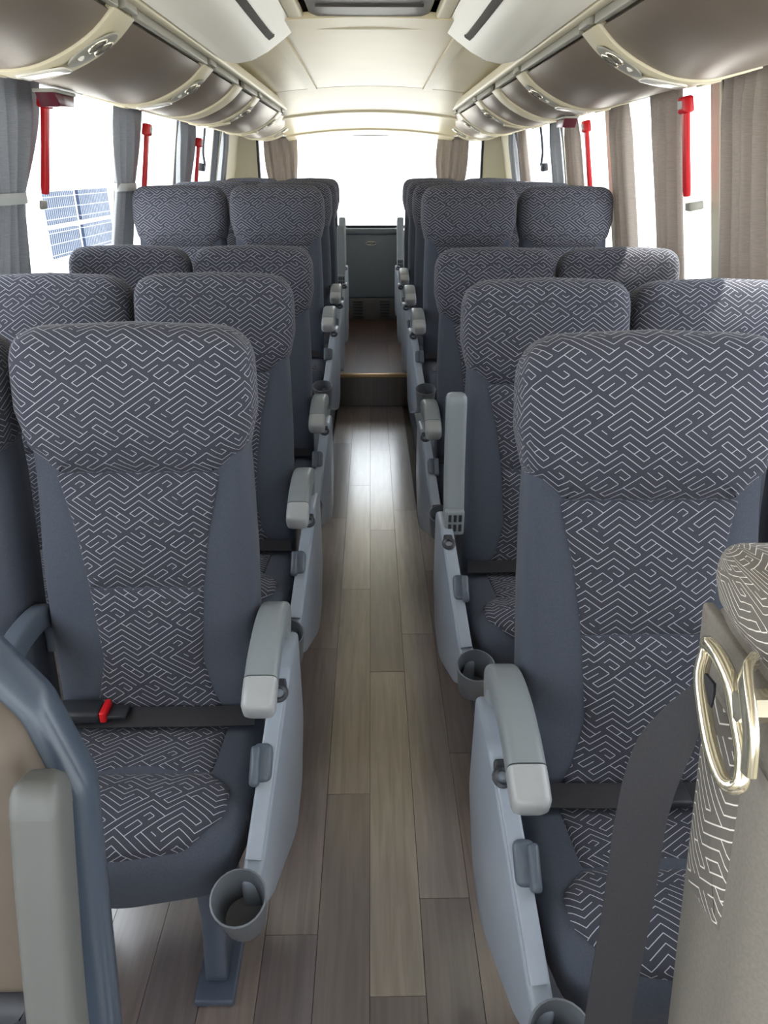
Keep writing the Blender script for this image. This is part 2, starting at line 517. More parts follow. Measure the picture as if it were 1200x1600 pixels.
for k in range(-11, 12):
    x0 = -0.013 + PW * k; x1 = x0 + PW
    x0 = max(x0, -1.285); x1 = min(x1, 1.285)
    if x1 - x0 < 0.02: continue
    yj = jy.get(k, random.uniform(0.6, 1.6))
    j = 0
    y = yj - PL
    ylim = YS if abs(x0 + PW / 2) < 0.24 else YP
    while y > YF: y -= PL; j -= 1
    while y < ylim:
        a, b = max(y, YF), min(y + PL, ylim)
        if b - a > 0.02:
            t = ctone.get((k, j + 0), None)
            if t is None: t = random.randrange(6)
            plank('plank', (x0 + 0.0006, a + 0.0006, -0.022), (x1 - 0.0006, b - 0.0006, random.choice((0, 0, -0.0004))), M_WOOD, tones[t], floor)
        y += PL; j += 1

# raised seat platforms with the step of the aisle
plat = tag(box('floor_platform', (-XW - .085, YP, 0.0), (-0.25, YB, RZ), M_PANEL, bev=0.004), kind='structure')
plat2 = tag(box('floor_platform', (0.25, YP, 0.0), (XW + .085, YB, RZ), M_PANEL, bev=0.004), kind='structure')
step = tag(box('floor_step', (-0.25, YS, 0.0), (0.25, YB, 0.215), M_GROOVE), kind='structure')
brown = [srgb(62, 44, 38), srgb(68, 50, 43), srgb(56, 40, 35)]
for i in range(4):
    plank('plank', (-0.248 + 0.124 * i, YS - 0.004, 0.003), (-0.248 + 0.124 * (i + 1) - 0.001, YS, 0.205), M_WOODD, brown[i % 3], step)
    plank('plank', (-0.248 + 0.124 * i, YS + 0.03, 0.215), (-0.248 + 0.124 * (i + 1) - 0.001, 6.05, 0.226), M_WOODD, brown[(i + 1) % 3], step)
    plank('plank', (-0.248 + 0.124 * i, 6.051, 0.215), (-0.248 + 0.124 * (i + 1) - 0.001, YB, 0.226), M_WOODD, brown[(i + 2) % 3], step)
nos = tag(box('trim_1', (-0.248, YS - 0.012, 0.206), (0.248, YS + 0.03, 0.229), M_GOLD, bev=0.004), kind='structure')

# side walls with pillars
PIL = [0.2, 1.5, 2.76, 3.98, 5.15, 6.32]
def side_wall(name, s):
    bm = bmesh.new()
    a, b = (XW, XW + 0.06)
    def bx(y0, y1, z0, z1):
        lo, hi = (s * a, s * b) if s > 0 else (s * b, s * a)
        add_box(bm, (lo, y0, z0), (hi, y1, z1))
    bx(YF, YB + 0.06, -0.1, SILL); bx(YF, YB + 0.06, HEAD, 2.08)
    for y in PIL: bx(y - 0.035, y + 0.035, SILL, HEAD)
    bx(6.62, YB + 0.06, SILL, HEAD); bx(YF, YF + 0.1, SILL, HEAD)
    for v in bm.verts:
        sg = 1 if v.co.x > 0 else -1
        v.co.x += sg * (XO - TH * max(0, min(v.co.z, HEAD) - SILL))
    bmesh.ops.recalc_face_normals(bm, faces=bm.faces)
    return tag(from_bm(name, bm, M_WALLC), kind='structure')
side_wall('wall_left', -1); side_wall('wall_right', 1)
wn = 1
for s in (-1, 1):
    ys = [YF + 0.1] + PIL + [6.62]
    for i in range(len(ys) - 1):
        y0 = ys[i] + (0.035 if i else 0); y1 = ys[i + 1] - (0.035 if i < len(ys) - 2 else 0)
        w = tag(empty('window_%d' % wn, (s * (XW + XO + 0.03), (y0 + y1) / 2, SILL)), kind='structure'); wn += 1
        h = (y1 - y0) / 2; H = HEAD - SILL
        bm = bmesh.new()
        for lo, hi in (((-.02, -h, 0), (.02, h, .025)), ((-.02, -h, H - .025), (.02, h, H)),
                       ((-.02, -h, .025), (.02, -h + .02, H - .025)), ((-.02, h - .02, .025), (.02, h, H - .025))):
            add_box(bm, lo, hi)
        fr_ = from_bm('window_frame', bm, M_FRAME, w)
        pn_ = box('pane', (-.003, -h + .02, .025), (.003, h - .02, H - .025), M_GLASS, w)
        for q in (fr_, pn_):
            for v in q.data.vertices: v.co.x -= s * TH * v.co.z

# rear wall with the wide rear window
RWX, RW0, RW1 = 0.99, 1.02, 1.785
bm = bmesh.new()
add_box(bm, (-XW - .16, YB, -.1), (XW + .16, YB + .08, RW0)); add_box(bm, (-XW - .06, YB, RW1), (XW + .06, YB + .08, 2.08))
for s in (-1, 1): add_box(bm, (min(s * RWX, s * (XW + .16)), YB, RW0), (max(s * RWX, s * (XW + .16)), YB + .08, RW1))
tag(from_bm('wall_back', bm, M_WALLC), kind='structure')
w = tag(empty('window_%d' % wn, (0, YB + .04, RW0)), kind='structure'); wn += 1
bm = bmesh.new(); H = RW1 - RW0
for lo, hi in (((-RWX, -.045, 0), (RWX, .02, .02)), ((-RWX, -.045, H - .018), (RWX, .02, H)),
               ((-RWX, -.045, .02), (-RWX + .02, .02, H - .018)), ((RWX - .02, -.045, .02), (RWX, .02, H - .018))):
    add_box(bm, lo, hi)
from_bm('window_frame', bm, M_FRAME, w)
box('pane', (-RWX + .02, -.003, .02), (RWX - .02, .003, H - .018), M_GLASS, w)
# front bulkhead with windscreen opening (behind the camera)
bm = bmesh.new()
add_box(bm, (-1.36, YF - .08, -.1), (1.36, YF, .85)); add_box(bm, (-1.26, YF - .08, 1.95), (1.26, YF, 2.08))
for s in (-1, 1): add_box(bm, (min(s * 1.12, s * 1.36), YF - .08, .85), (max(s * 1.12, s * 1.36), YF, 1.95))
tag(from_bm('wall_front', bm, M_WALL), kind='structure')
w = tag(empty('window_%d' % wn, (0, YF - .04, .85)), kind='structure')
box('pane', (-1.12, -.003, 0), (1.12, .003, 1.10), M_GLASS, w)

# ceiling
ceil = tag(box('ceiling', (-XW - .06, YF, 2.03), (XW + .06, YB + .06, 2.08), M_WALLC), kind='structure')
def ceil_z(y):
    if y < 5.05: return 1.965 - (0.0 if y < 4 else (y - 4) * 0.012)
    if y < 5.95: return 1.952 - (y - 5.05) * 0.078
    return 1.882 - (y - 5.95) * 0.082
def ceil_panel(y0, y1, x0, x1, name='ceiling_panel', m=M_CEIL, dz=0.0, ny=6, nx=10):
    verts, faces = [], []
    for lay in (0, 0.02):
        for i in range(ny + 1):
            y = y0 + (y1 - y0) * i / ny
            for j in range(nx + 1):
                x = x0 + (x1 - x0) * j / nx
                z = ceil_z(y - 1e-4 if i == ny else y) - 0.20 * max(0, abs(x)) ** 2 * 0.55 - dz + lay
                verts.append((x, y, z))
    N = (ny + 1) * (nx + 1)
    for i in range(ny):
        for j in range(nx):
            a = i * (nx + 1) + j
            faces.append((a, a + nx + 1, a + nx + 2, a + 1)); faces.append((N + a, N + a + 1, N + a + nx + 2, N + a + nx + 1))
    rim = [j for j in range(nx + 1)] + [i * (nx + 1) + nx for i in range(1, ny + 1)] + [ny * (nx + 1) + j for j in range(nx - 1, -1, -1)] + [i * (nx + 1) for i in range(ny - 1, 0, -1)]
    for i in range(len(rim)):
        a, b = rim[i], rim[(i + 1) % len(rim)]; faces.append((a, b, N + b, N + a))
    me = bpy.data.meshes.new(name); me.from_pydata(verts, [], faces)
    bm = bmesh.new(); bm.from_mesh(me); bmesh.ops.recalc_face_normals(bm, faces=bm.faces); bm.to_mesh(me); bm.free()
    return autosmooth(link(name, me, m, ceil), 50)
ceil_panel(2.95, 5.045, -0.34, 0.34); ceil_panel(2.95, 5.045, -0.7, -0.345); ceil_panel(2.95, 5.045, 0.345, 0.7)
ceil_panel(5.055, 5.945, -0.7, 0.7); ceil_panel(5.955, YB - .002, -0.7, 0.7)
ceil_panel(5.95, 6.02, -0.7, 0.7, 'ceiling_rib', M_CREAM, 0.012, 2); ceil_panel(6.85, YB - .004, -0.7, 0.7, 'ceiling_rib', M_CREAM, 0.012, 2)
for s in (-1, 1):
    ceil_panel(3.0, 5.05, min(s * .315, s * .365), max(s * .315, s * .365), 'ceiling_rib', M_CREAM, 0.012, 4, 2)

# curved roof unit above the front rows
def cove(s):
    prof = [(-.545, 1.868), (-.49, 1.858), (-.435, 1.868), (-.375, 1.896), (-.32, 1.932), (-.275, 1.964), (-.28, 1.99), (-.545, 1.99)]
    pts = [(-s * a, z) for a, z in prof]
    return extrude_poly('roof_cove_panel', pts, lambda a, b, k: Vector((a, -0.6 if k == 0 else 3.20, b)), M_WHITE, None, 0.005)
for s, side in ((-1, 'tied-curtain'), (1, 'loose-curtain')):
    c = cove(s)
    tag(c, 'smooth white curved roof cove panel on the %s side of the dark roof unit' % side, 'roof panel', 'white cove panels beside the roof unit')
    # long dark slot and a small catch
    p0 = [(s * .345, -0.5, 1.914), (s * .345, 2.65, 1.914), (s * .338, 3.0, 1.918)]
    sweep('slot', smooth_path(p0, 4), rsect(.006, .024, .002), M_GROOVE, c, up=Vector((s * -.5, 0, -.85)))
    box('catch', (min(s*.308, s*.318), 2.62, 1.945), (max(s*.308, s*.318), 2.72, 1.951), M_GROOVE, c)
unit = empty('roof_unit', (0, 1.2, 1.96))
tag(unit, 'dark grey recessed roof unit with cream rim over the aisle', 'roof unit')
uo = rounded([(-.205, -1.8, .03), (.205, -1.8, .03), (.205, 1.90, .07), (-.205, 1.90, .07)], 6, 0.2)
pad('unit_panel', uo, [(0, 0), (0, .006), (.006, .012), (.03, .02)], 0.004, lambda a, b, d: Vector((a, b, .028 - d)), M_ACD, unit, 3)
for y in (0.6, 1.1, 1.55):
    box('panel_seam', (-.17, y, .001), (.17, y + .006, .008), M_GROOVE, unit)
ro = rounded([(-.25, -1.8, .03), (.25, -1.8, .03), (.25, 1.97, .09), (-.25, 1.97, .09)], 6, 0.2)
rp_ = [(p.x, p.y, 0.016) for p in ro]
sweep('unit_rim', rp_, rsect(.03, .05, .010), M_CREAM, unit, closed=True, up=Vector((0, 0, 1)))
# small ceiling lamps
for s, side in ((-1, 'tied-curtain'), (1, 'loose-curtain')):
    e = empty('ceiling_spotlight', (s * .48, 3.55, 1.925))
    tag(e, 'tiny clear ceiling spotlight near the rack rail on the %s side' % side, 'spotlight', 'small ceiling spotlights')
    bm = bmesh.new(); bmesh.ops.create_cone(bm, cap_ends=True, segments=16, radius1=.022, radius2=.03, depth=.012)
    autosmooth(from_bm('bezel', bm, M_STRIP, e))
    bm = bmesh.new(); bmesh.ops.create_uvsphere(bm, u_segments=12, v_segments=6, radius=.016)
    o = from_bm('lens', bm, M_LENS, e, True); o.scale = (1, 1, .5); o.location = (0, 0, -.007)

# ------------------------------------------------------------------ luggage racks
PROF = smooth_path([(.605, 0, 1.853), (.66, 0, 1.803), (.735, 0, 1.760), (.82, 0, 1.730), (.91, 0, 1.724), (.99, 0, 1.741), (1.055, 0, 1.758)], 4)
PROF = [(p.x, p.z) for p in PROF]
def prof_strip(name, s, y0, y1, off, thick, m, parent, i0=0, i1=None, bev=0.003):
    pr = PROF[i0:(i1 if i1 is not None else len(PROF))]
    # outward (downward) normal
    pts_o, pts_i = [], []
    for i, (x, z) in enumerate(pr):
        a = pr[max(i - 1, 0)]; b = pr[min(i + 1, len(pr) - 1)]
        t = Vector((b[0] - a[0], b[1] - a[1])).normalized(); nn = Vector((t.y, -t.x))
        if nn.y > 0: nn = -nn
        pts_o.append((s * (x + nn.x * off), z + nn.y * off))
        pts_i.append((s * (x + nn.x * (off - thick)), z + nn.y * (off - thick)))
    return extrude_poly(name, pts_o + pts_i[::-1], lambda a, b, k: Vector((a, y0 if k == 0 else y1, b)), m, parent, bev)
def prof_pt(t, off=0.0):
    f = t * (len(PROF) - 1); i = min(int(f), len(PROF) - 2); u = f - i
    a, b = PROF[i], PROF[i + 1]
    tt = Vector((b[0] - a[0], b[1] - a[1])).normalized(); nn = Vector((tt.y, -tt.x))
    if nn.y > 0: nn = -nn
    return Vector((a[0] + (b[0]-a[0])*u + nn.x*off, a[1] + (b[1]-a[1])*u + nn.y*off)), tt, nn

def rack(s, ribs, joint, label):
    root = empty('luggage_rack', (s * 0.9, 3.0, 1.72)); tag(root, label, 'luggage rack')
    loc = Vector(root.location)
    made = []
    y_start, y_end = -1.3, 6.86
    edges = [y_start] + sorted(ribs + [joint]) + [y_end]
    RWD = 0.082
    for i in range(len(edges) - 1):
        a = edges[i] + (RWD if i else 0); b = edges[i + 1] - RWD
        if b - a > .05:
            made.append(prof_strip('bin_door', s, a + .003, b - .003, 0.004, .012, M_TAUPE, None, 1, None))
            made.append(box('edge_strip', (min(s*.588, s*.606), a, 1.846), (max(s*.588, s*.606), b, 1.874), M_STRIP, None, .003))
    for y in ribs:
        r = prof_strip('service_panel', s, y - RWD, y + RWD, 0.011, .022, M_CREAM, None, 0, None, .006); made.append(r)
        # vents, lamp plate, lens as sub-parts
        def on(t, dy, off):
            p, tt, nn = prof_pt(t, off)
            return Vector((s * p.x, y + dy, p.y)), Vector((s * tt.x, 0, tt.y)), Vector((s * nn.x, 0, nn.y))
        def oval(name, t, dy, la, lb, h, m, dome=.004):
            P, T, N = on(t, dy, 0.0105)
            ol = [Vector((la * math.cos(2*math.pi*i/20), lb * math.sin(2*math.pi*i/20))) for i in range(20)]
            o = pad(name, ol, [(0, 0), (0, h * .6), (.002, h)], dome, lambda a, b, d: P + T * a + Vector((0, 1, 0)) * b + N * d, m, r, 3)
            return o
        oval('vent_plate', .25, 0, .075, .052, .004, M_STRIP, .001)
        oval('air_vent', .21, -.022, .030, .017, .010, M_CHROME); oval('air_vent', .21, .022, .030, .017, .010, M_CHROME)
        oval('switch', .31, -.015, .010, .008, .008, M_LENS)
        P, T, N = on(.50, 0, .0100)
        ol = rounded([(-.062, -.038, .02), (.062, -.046, .02), (.062, .046, .02), (-.062, .038, .02)], 4, .05)
        pad('reading_lamp', ol, [(0, 0), (0, .003), (.003, .005)], .001, lambda a, b, d: P + T * a + Vector((0, 1, 0)) * b + N * d, M_LENS if y < 4 else M_CREAM, r, 3)
        P2, T2, N2 = on(.74, .0, .0095)
        ol2 = rounded([(-.03, -.022, .012), (.03, -.022, .012), (.03, .022, .012), (-.03, .022, .012)], 4, .05)
        pad('latch', ol2, [(0, 0), (0, .003), (.003, .005)], .001, lambda a, b, d: P2 + T2 * a + Vector((0, 1, 0)) * b + N2 * d, M_CREAM, r, 3)
        # small grey cap where panel meets rail
        made.append(box('panel_cap', (min(s*.580, s*.600), y - .05, 1.850), (max(s*.580, s*.600), y + .05, 1.874), M_STRIP, None, .004))
    made.append(prof_strip('joint_cover', s, joint - RWD, joint + RWD, 0.012, .024, M_CREAM, None, 0, None, .006))
    # rail
    rp = [Vector((s * .575, -1.3, 1.888)), Vector((s * .575, 6.6, 1.888)), Vector((s * .60, 6.78, 1.882)), Vector((s * .68, 6.88, 1.84))]
    made.append(sweep('rail', [rp[0]] + smooth_path(rp[1:], 5), rsect(.045, .034, .014), M_CREAM, None, up=Vector((0, 0, 1))))
    # top shelf and end cap
    made.append(box('top_cover', (min(s*.60, s*1.055), -1.3, 1.885), (max(s*.60, s*1.055), 6.84, 1.91), M_STRIP, None, .004))
    made.append(prof_strip('end_cap', s, 6.80, 6.90, 0.010, .03, M_CREAM, None, 0, None, .02))
    for o in made:
        o.parent = root; o.matrix_parent_inverse = Matrix.Translation(-loc)
    return root
rack(-1, [1.12, 2.16, 3.2, 4.5, 5.6, 6.5], 3.9, 'overhead luggage rack with taupe bins and cream ribs above the tied curtains')
rack(1, [1.3, 2.36, 3.4, 4.7, 5.7, 6.5], 4.05, 'overhead luggage rack with taupe bins and cream ribs above the loose curtains')

# dark red lamps below the racks
def marker(s, x, y, z, label):
    e = empty('marker_lamp', (s * x, y, z)); tag(e, label, 'lamp', 'maroon lamps under the racks')
    pts = [(-.085, .0), (.085, 0), (.07, -.032), (-.055, -.038)]
    extrude_poly('lens', pts, lambda a, b, k: Vector(((-.03 if k == 0 else .03), a, b - .006)), M_MAROON, e, .006)
    box('housing', (-.033, -.088, -.008), (.033, .088, .002), M_STRIP, e, .002)
marker(-1, .965, 2.60, 1.716, 'small maroon lamp hanging under the rack above the first tied curtain')
marker(1, .90, 3.80, 1.716, 'small maroon lamp hanging under the rack above the loose curtains')

# ------------------------------------------------------------------ seats
HZ = 0.46    # hinge height above its floor
def back3d(a, b, d):
    g = 0.010 * math.sin(max(0, min(1, b / .5)) * math.pi) + (0.012 * max(0, min(1, (b - .5) / .15)))
    return Vector((a, -(d + g), b))
def cush3d(a, b, d):
    z = HZ + d + 0.02 * (-b / .44)
    f = max(0, -(b + .25))
    z -= 2.4 * f * f
    return Vector((a, b, z))

HEAD_OUT = rounded([(0, .512, 0), (.150, .512, .02), (.206, .566, .04), (.224, .64, .05), (.222, .792, .085), (0, .800, .0),
                    (-.222, .792, .085), (-.224, .64, .05), (-.206, .566, .04), (-.150, .512, .02)], 7, .03)
BODY_OUT = rounded([(-.205, -.05, .03), (.205, -.05, .03), (.208, .35, .1), (.200, .62, .03), (-.200, .62, .03), (-.208, .35, .1)], 5, .04)
INS_UP = rounded([(-.112, .2935, .004), (.112, .2935, .004), (.126, .40, .06), (.154, .522, .006), (-.154, .522, .006), (-.126, .40, .06)], 4, .03)
INS_LO = rounded([(-.165, -.04, .01), (.165, -.04, .01), (.118, .055, .05), (.100, .14, .06), (.1115, .2925, .004), (-.1115, .2925, .004), (-.100, .14, .06), (-.118, .055, .05)], 4, .03)
CUSH_OUT = rounded([(-.214, .02, .03), (-.216, -.26, .06), (-.19, -.355, .08), (0, -.378, .3), (.19, -.355, .08), (.216, -.26, .06), (.214, .02, .03)], 6, .035)
SEAT_RE = rounded([(-.150, .0, .01), (-.140, -.19, .008), (.140, -.19, .008), (.150, .0, .01)], 3, .03)
SEAT_FR = rounded([(-.140, -.195, .004), (.140, -.195, .004), (.183, -.235, .03), (.180, -.29, .04), (.125, -.345, .06), (0, -.360, .2), (-.125, -.345, .06), (-.180, -.29, .04), (-.183, -.235, .03)], 5, .03)

def banana():
    return smooth_path([(0, .075, .575), (0, .082, .635), (0, .045, .676), (0, -.04, .690), (0, -.12, .682), (0, -.17, .668)], 4)

def build_seat(aisle):
    """aisle: +1 aisle on +x side, -1 on -x, 0 window seat whose middle arm is on side handled by caller"""
    root = empty('coach_seat')
    back = pad('backrest', BODY_OUT, [(.02, -.115), (.004, -.10), (0, -.06), (0, -.01), (.006, .012), (.02, .022)], .006, back3d, M_FAB, root, 5)
    back.location = (0, 0, HZ)
    pad('headrest', HEAD_OUT, [(.03, -.105), (.006, -.09), (0, -.05), (0, -.015), (.004, .012), (.014, .030), (.032, .043)], .016, back3d, M_PAT, back, 6)
    hs = [p for p in HEAD_OUT]
    pad('upper_panel', INS_UP, [(0, .012), (0, .025), (.0015, .028), (.006, .031)], .010, back3d, M_PAT, back, 5)
    pad('lower_panel', INS_LO, [(0, .012), (0, .025), (.0015, .028), (.006, .031)], .010, back3d, M_PAT, back, 5)
    cu = pad('seat_cushion', CUSH_OUT, [(.03, -.105), (.004, -.095), (0, -.05), (.004, -.022), (.014, -.006), (.034, .003)], .008, cush3d, M_FAB, root, 5)
    pad('rear_seat_panel', SEAT_RE, [(0, -.006), (0, .006), (.004, .010)], .004, cush3d, M_PAT, cu, 5)
    pad('front_seat_panel', SEAT_FR, [(0, -.010), (0, .008), (.004, .013), (.014, .017)], .008, cush3d, M_PAT, cu, 5)
    # seat frame
    box('seat_frame', (-.19, -.29, .325), (.19, .06, .352), M_LEG, root, .006)
    return root

def build_console(root, s, arm_up=False):
    """side console on the aisle side s"""
    x0 = s * .246; x1 = s * .282
    lo, hi = min(x0, x1), max(x0, x1)
    dx = lambda y: -s * .030 * max(0, min(1, (-.08 - y) / .29))
    pts = [(p.x, p.y) for p in rounded([(.10, .60, .03), (-.06, .615, .04), (-.12, .585, .03), (-.30, .455, .08), (-.372, .405, .012), (-.372, .335, .03), (-.30, .285, .06), (-.12, .225, .10), (.02, .25, .08), (.115, .36, .06)], 5, .2)]
    con = extrude_poly('side_console', pts, lambda a, b, k: Vector(((lo if k == 0 else hi) + dx(a), a, b)), M_PLA, root, .009, 3)
    # raised rib of the console top edge
    rib = [Vector((p.x + dx(p.y), p.y, p.z)) for p in smooth_path([(s*.264, -.09, .600), (s*.264, -.16, .560), (s*.264, -.28, .474), (s*.264, -.345, .428)], 4)]
    sweep('console_strip', rib, rsect(.030, .012, .005), M_PLA, con, up=Vector((1, 0, 0)))
    # cup holder : open cup
    cx, cy, cz = s * .222, -.416, .425
    tilt = Matrix.Rotation(R(18), 3, 'X')
    prof = [(.004, -.098), (.030, -.100), (.036, -.092), (.0455, .0), (.0465, .004), (.0435, .005), (.042, 0), (.033, -.086), (.004, -.090)]
    verts, faces = [], []; n = 24
    for r_, z_ in prof:
        for i in range(n):
            a = 2 * math.pi * i / n
            verts.append(tilt @ Vector((r_ * math.cos(a), r_ * math.sin(a), z_)) + Vector((cx, cy, cz)))
    for k in range(len(prof) - 1):
        for i in range(n): faces.append((k*n+i, k*n+(i+1)%n, (k+1)*n+(i+1)%n, (k+1)*n+i))
    faces.append(tuple(range(n-1, -1, -1))); faces.append(tuple((len(prof)-1)*n+i for i in range(n)))
    me = bpy.data.meshes.new('cup_holder'); me.from_pydata(verts, [], faces)
    bm = bmesh.new(); bm.from_mesh(me); bmesh.ops.recalc_face_normals(bm, faces=bm.faces); bm.to_mesh(me); bm.free()
    autosmooth(link('cup_holder', me, M_CUPIN, con), 40)
    # recline lever (two-lobed paddle)
    T = Vector((0, -.775, -.63)).normalized(); N = Vector((0, -.63, .775)); P = Vector((s * .256 + dx(-.215), -.215, .524))
    ol = rounded([(-.032, -.018, .014), (.036, -.018, .014), (.036, .018, .014), (-.032, .018, .016)], 4, .02)
    lv = pad('recline_lever', ol, [(0, -.004), (0, .006), (.003, .010), (.008, .012)], .002, lambda a, b, d: P + T * a + Vector((1, 0, 0)) * b + N * d, M_DPL, con, 3)
    ol = rounded([(-.026, -.009, .008), (.044, -.009, .008), (.044, .009, .008), (-.026, .009, .008)], 4, .02)
    P2 = P + Vector((-s * .012, 0, 0))
    pad('lever_grip', ol, [(0, .008), (0, .017), (.003, .021)], .002, lambda a, b, d: P2 + T * a + Vector((1, 0, 0)) * b + N * d, M_DPL, con, 3)
    # bag hook
    P3 = Vector((s * .264, -.105, .592)); T3 = Vector((0, -.85, -.52)).normalized(); N3 = Vector((0, -.52, .85))
    ring = [P3 + N3 * .010 + T3 * (.014 * math.cos(2*math.pi*i/14) + .004) + Vector((1, 0, 0)) * .014 * math.sin(2*math.pi*i/14) for i in range(14)]
    sweep('bag_hook', ring, circ(.005, 6), M_DARK, con, closed=True, up=N3)
    ol = rounded([(-.026, -.011, .005), (-.008, -.014, .005), (-.008, .014, .005), (-.026, .011, .005)], 3, .02)
    pad('hook_plate', ol, [(0, -.002), (0, .006), (.002, .009)], .0, lambda a, b, d: P3 + T3 * a + Vector((1, 0, 0)) * b + N3 * d, M_DARK, con, 3)
    build_arm(root, s * .243, arm_up)
    # pedestal leg
    pts = [(p.x, p.y) for p in rounded([(-.28, .35, .01), (-.03, .35, .01), (-.10, .16, .1), (-.08, .018, .02), (-.30, .018, .02), (-.27, .16, .1)], 4, .3)]
    lx = s * .125
    lg = extrude_poly('leg', pts, lambda a, b, k: Vector((lx - .022 if k == 0 else lx + .022, a, b)), M_LEG, root, .006)
    box('foot_plate', (lx - .04, -.33, .0005), (lx + .04, -.03, .018), M_LEG, lg, .005)

def build_arm(root, x, up=False, m=None, ws=1.0):
    if not up:
        path = [Vector((x, p.y, p.z)) for p in banana()]
        n = len(path)
        sc = [(ws * (0.72 + .28 * min(1, i / 7)), 1.0) for i in range(n)]
        a = sweep('armrest', path, rsect(.060, .046, .015), m or M_ARM, root, scales=sc, up=Vector((1, 0, 0)))
        d = Vector((0, -.93, -.36)).normalized()
        e = path[-1]
        tp = [e + d * t for t in (.0015, .03, .052, .060, .064)]
        sweep('armrest_tip', tp, rsect(.0605, .0465, .015), m or M_TIP, a, scales=[(ws, 1), (ws, 1), (.97 * ws, .97), (.86 * ws, .86), (.6 * ws, .6)], up=Vector((1, 0, 0)))
    else:
        path = smooth_path([(x, -.02, .605), (x, -.012, .66), (x, .005, .74), (x, .02, .85), (x, .028, .945)], 4)
        sc = [(.80, .75)] * 3 + [(.95, .95)] * (len(path) - 3)
        a = sweep('armrest', path, rsect(.058, .046, .014), m or M_ARM, root, scales=sc, up=Vector((1, 0, 0)))
        e = path[-1]; d = (path[-1] - path[-2]).normalized()
        tp = [e + d * t for t in (-.004, .012, .02, .024)]
        sweep('armrest_tip', tp, rsect(.0555, .044, .014), m or M_ARM, a, scales=[1, .98, .86, .6], up=Vector((1, 0, 0)))
        # slotted hinge cover
        h = box('hinge_cover', (x - .026, -.055, .592), (x + .026, -.030, .665), M_ARM, a, .006)
        for i in (-1, 0, 1):
            for z in (.606, .634): box('hinge_slot', (x + i*.014 - .004, -.0575, z), (x + i*.014 + .004, -.0545, z + .020), M_DARK, h)

def build_belt(root, s, red):
    # lap belt lying where cushion meets backrest
    path = smooth_path([(-.20, -.045, .487), (-.10, -.058, .496), (.0, -.062, .500), (.10, -.058, .496), (.20, -.045, .487)], 4)
    b = sweep('lap_belt', path, rsect(.004, .046, .001, 2), M_BLACK, root, up=Vector((0, -.35, 1)))
    if red:
        bx_ = -s * .135
        o = box('buckle', (bx_ - .055, -.085, .500), (bx_ + .035, -.035, .528), M_DARK, b, .008)
        box('buckle_button', (bx_ + .035, -.083, .503), (bx_ + .047, -.037, .527), M_RED, b, .003)
        box('belt_tongue', (bx_ + .048, -.078, .508), (bx_ + .085, -.042, .516), M_DARK, b, .002)
    else:
        box('belt_adjuster', (-s*.04 - .004, -.092, .497), (-s*.04 + .035, -.035, .514), M_DARK, b, .004)

def finish(root, x, y, z, recl, label, group):
    root.location = (x, y, z)
    for c in root.children:
        if c.name.split('.')[0] == 'backrest': c.rotation_euler = (-R(recl), 0, 0)
    tag(root, label, 'seat', group)

protoL = build_seat(1); build_console(protoL, 1); build_belt(protoL, 1, True)
protoR = build_seat(-1); build_console(protoR, -1); build_belt(protoR, -1, False)
def share_seat():      # bare seat sharing meshes with protoL
    r = empty('coach_seat')
    for ch in list(protoL.children):
        if ch.name.split('.')[0] in ('backrest', 'seat_cushion', 'seat_frame'): copy_tree(ch, r)
    return r
protoRU = share_seat(); build_console(protoRU, -1, True); build_belt(protoRU, -1, False)
protoLU = share_seat(); build_console(protoLU, 1, True)
protoW = {}
for s in (1, -1):
    r = share_seat(); build_arm(r, s * .230, False, M_DPL, .68); protoW[s] = r
used = set()
def inst(proto):
    if proto.name in used: return copy_tree(proto)
    used.add(proto.name); return proto

ORD = ['front', 'second', 'third', 'fourth', 'fifth', 'sixth', 'rearmost']
# (hinge y, recline) per row
rowsL = [(1.24, 10), (1.99, 12.5), (2.78, 11), (3.66, 10), (4.44, 9), (5.22, 9), (6.22, 8)]
rowsR = [(1.02, 16), (1.85, 12), (2.70, 12), (3.60, 10), (4.38, 10), (5.18, 10), (6.22, 8)]
for i, (y, rc) in enumerate(rowsL):
    z = RZ if i >= 3 else 0.0
    up = i in (5, 6)
    xa = -.445 if i < 6 else -.47
    nm = ORD[i] + ' row' + (' on the raised platform' if i >= 3 else '')
    a = inst(protoLU if up else protoL)
    finish(a, xa, y, z, rc, 'maze-patterned grey aisle seat in the %s on the tied-curtain side' % nm
           if i else 'maze-patterned grey aisle seat with red belt buckle, front row, tied-curtain side',
           'aisle seats on the tied-curtain side')
    wseat = inst(protoW[1])
    xw = xa - .46
    finish(wseat, xw, y, z, rc + (1 if i % 2 else -1), 'maze-patterned grey window seat in the %s on the tied-curtain side' % nm, 'window seats on the tied-curtain side')
for i, (y, rc) in enumerate(rowsR):
    z = RZ if i >= 3 else 0.0
    up = i in (1, 6)
    xa = [.474, .465, .46, .46, .46, .46, .475][i]
    nm = ORD[i] + ' row' + (' on the raised platform' if i >= 3 else '')
    a = inst(protoRU if up else protoR)
    for c in a.children:
        if c.name.split('.')[0] == 'backrest': c.scale = (1, 1, 1.035 if i == 0 else 1.0)
    finish(a, xa, y, z, rc, ('maze-patterned grey aisle seat in the %s on the loose-curtain side' % nm) if i != 1 else 'maze-patterned aisle seat with armrest folded up, second row, loose-curtain side', 'aisle seats on the loose-curtain side')
    wseat = inst(protoW[-1])
    finish(wseat, xa + .46, y, z, rc + (2 if i % 2 else 0), 'maze-patterned grey window seat in the %s on the loose-curtain side' % nm, 'window seats on the loose-curtain side')
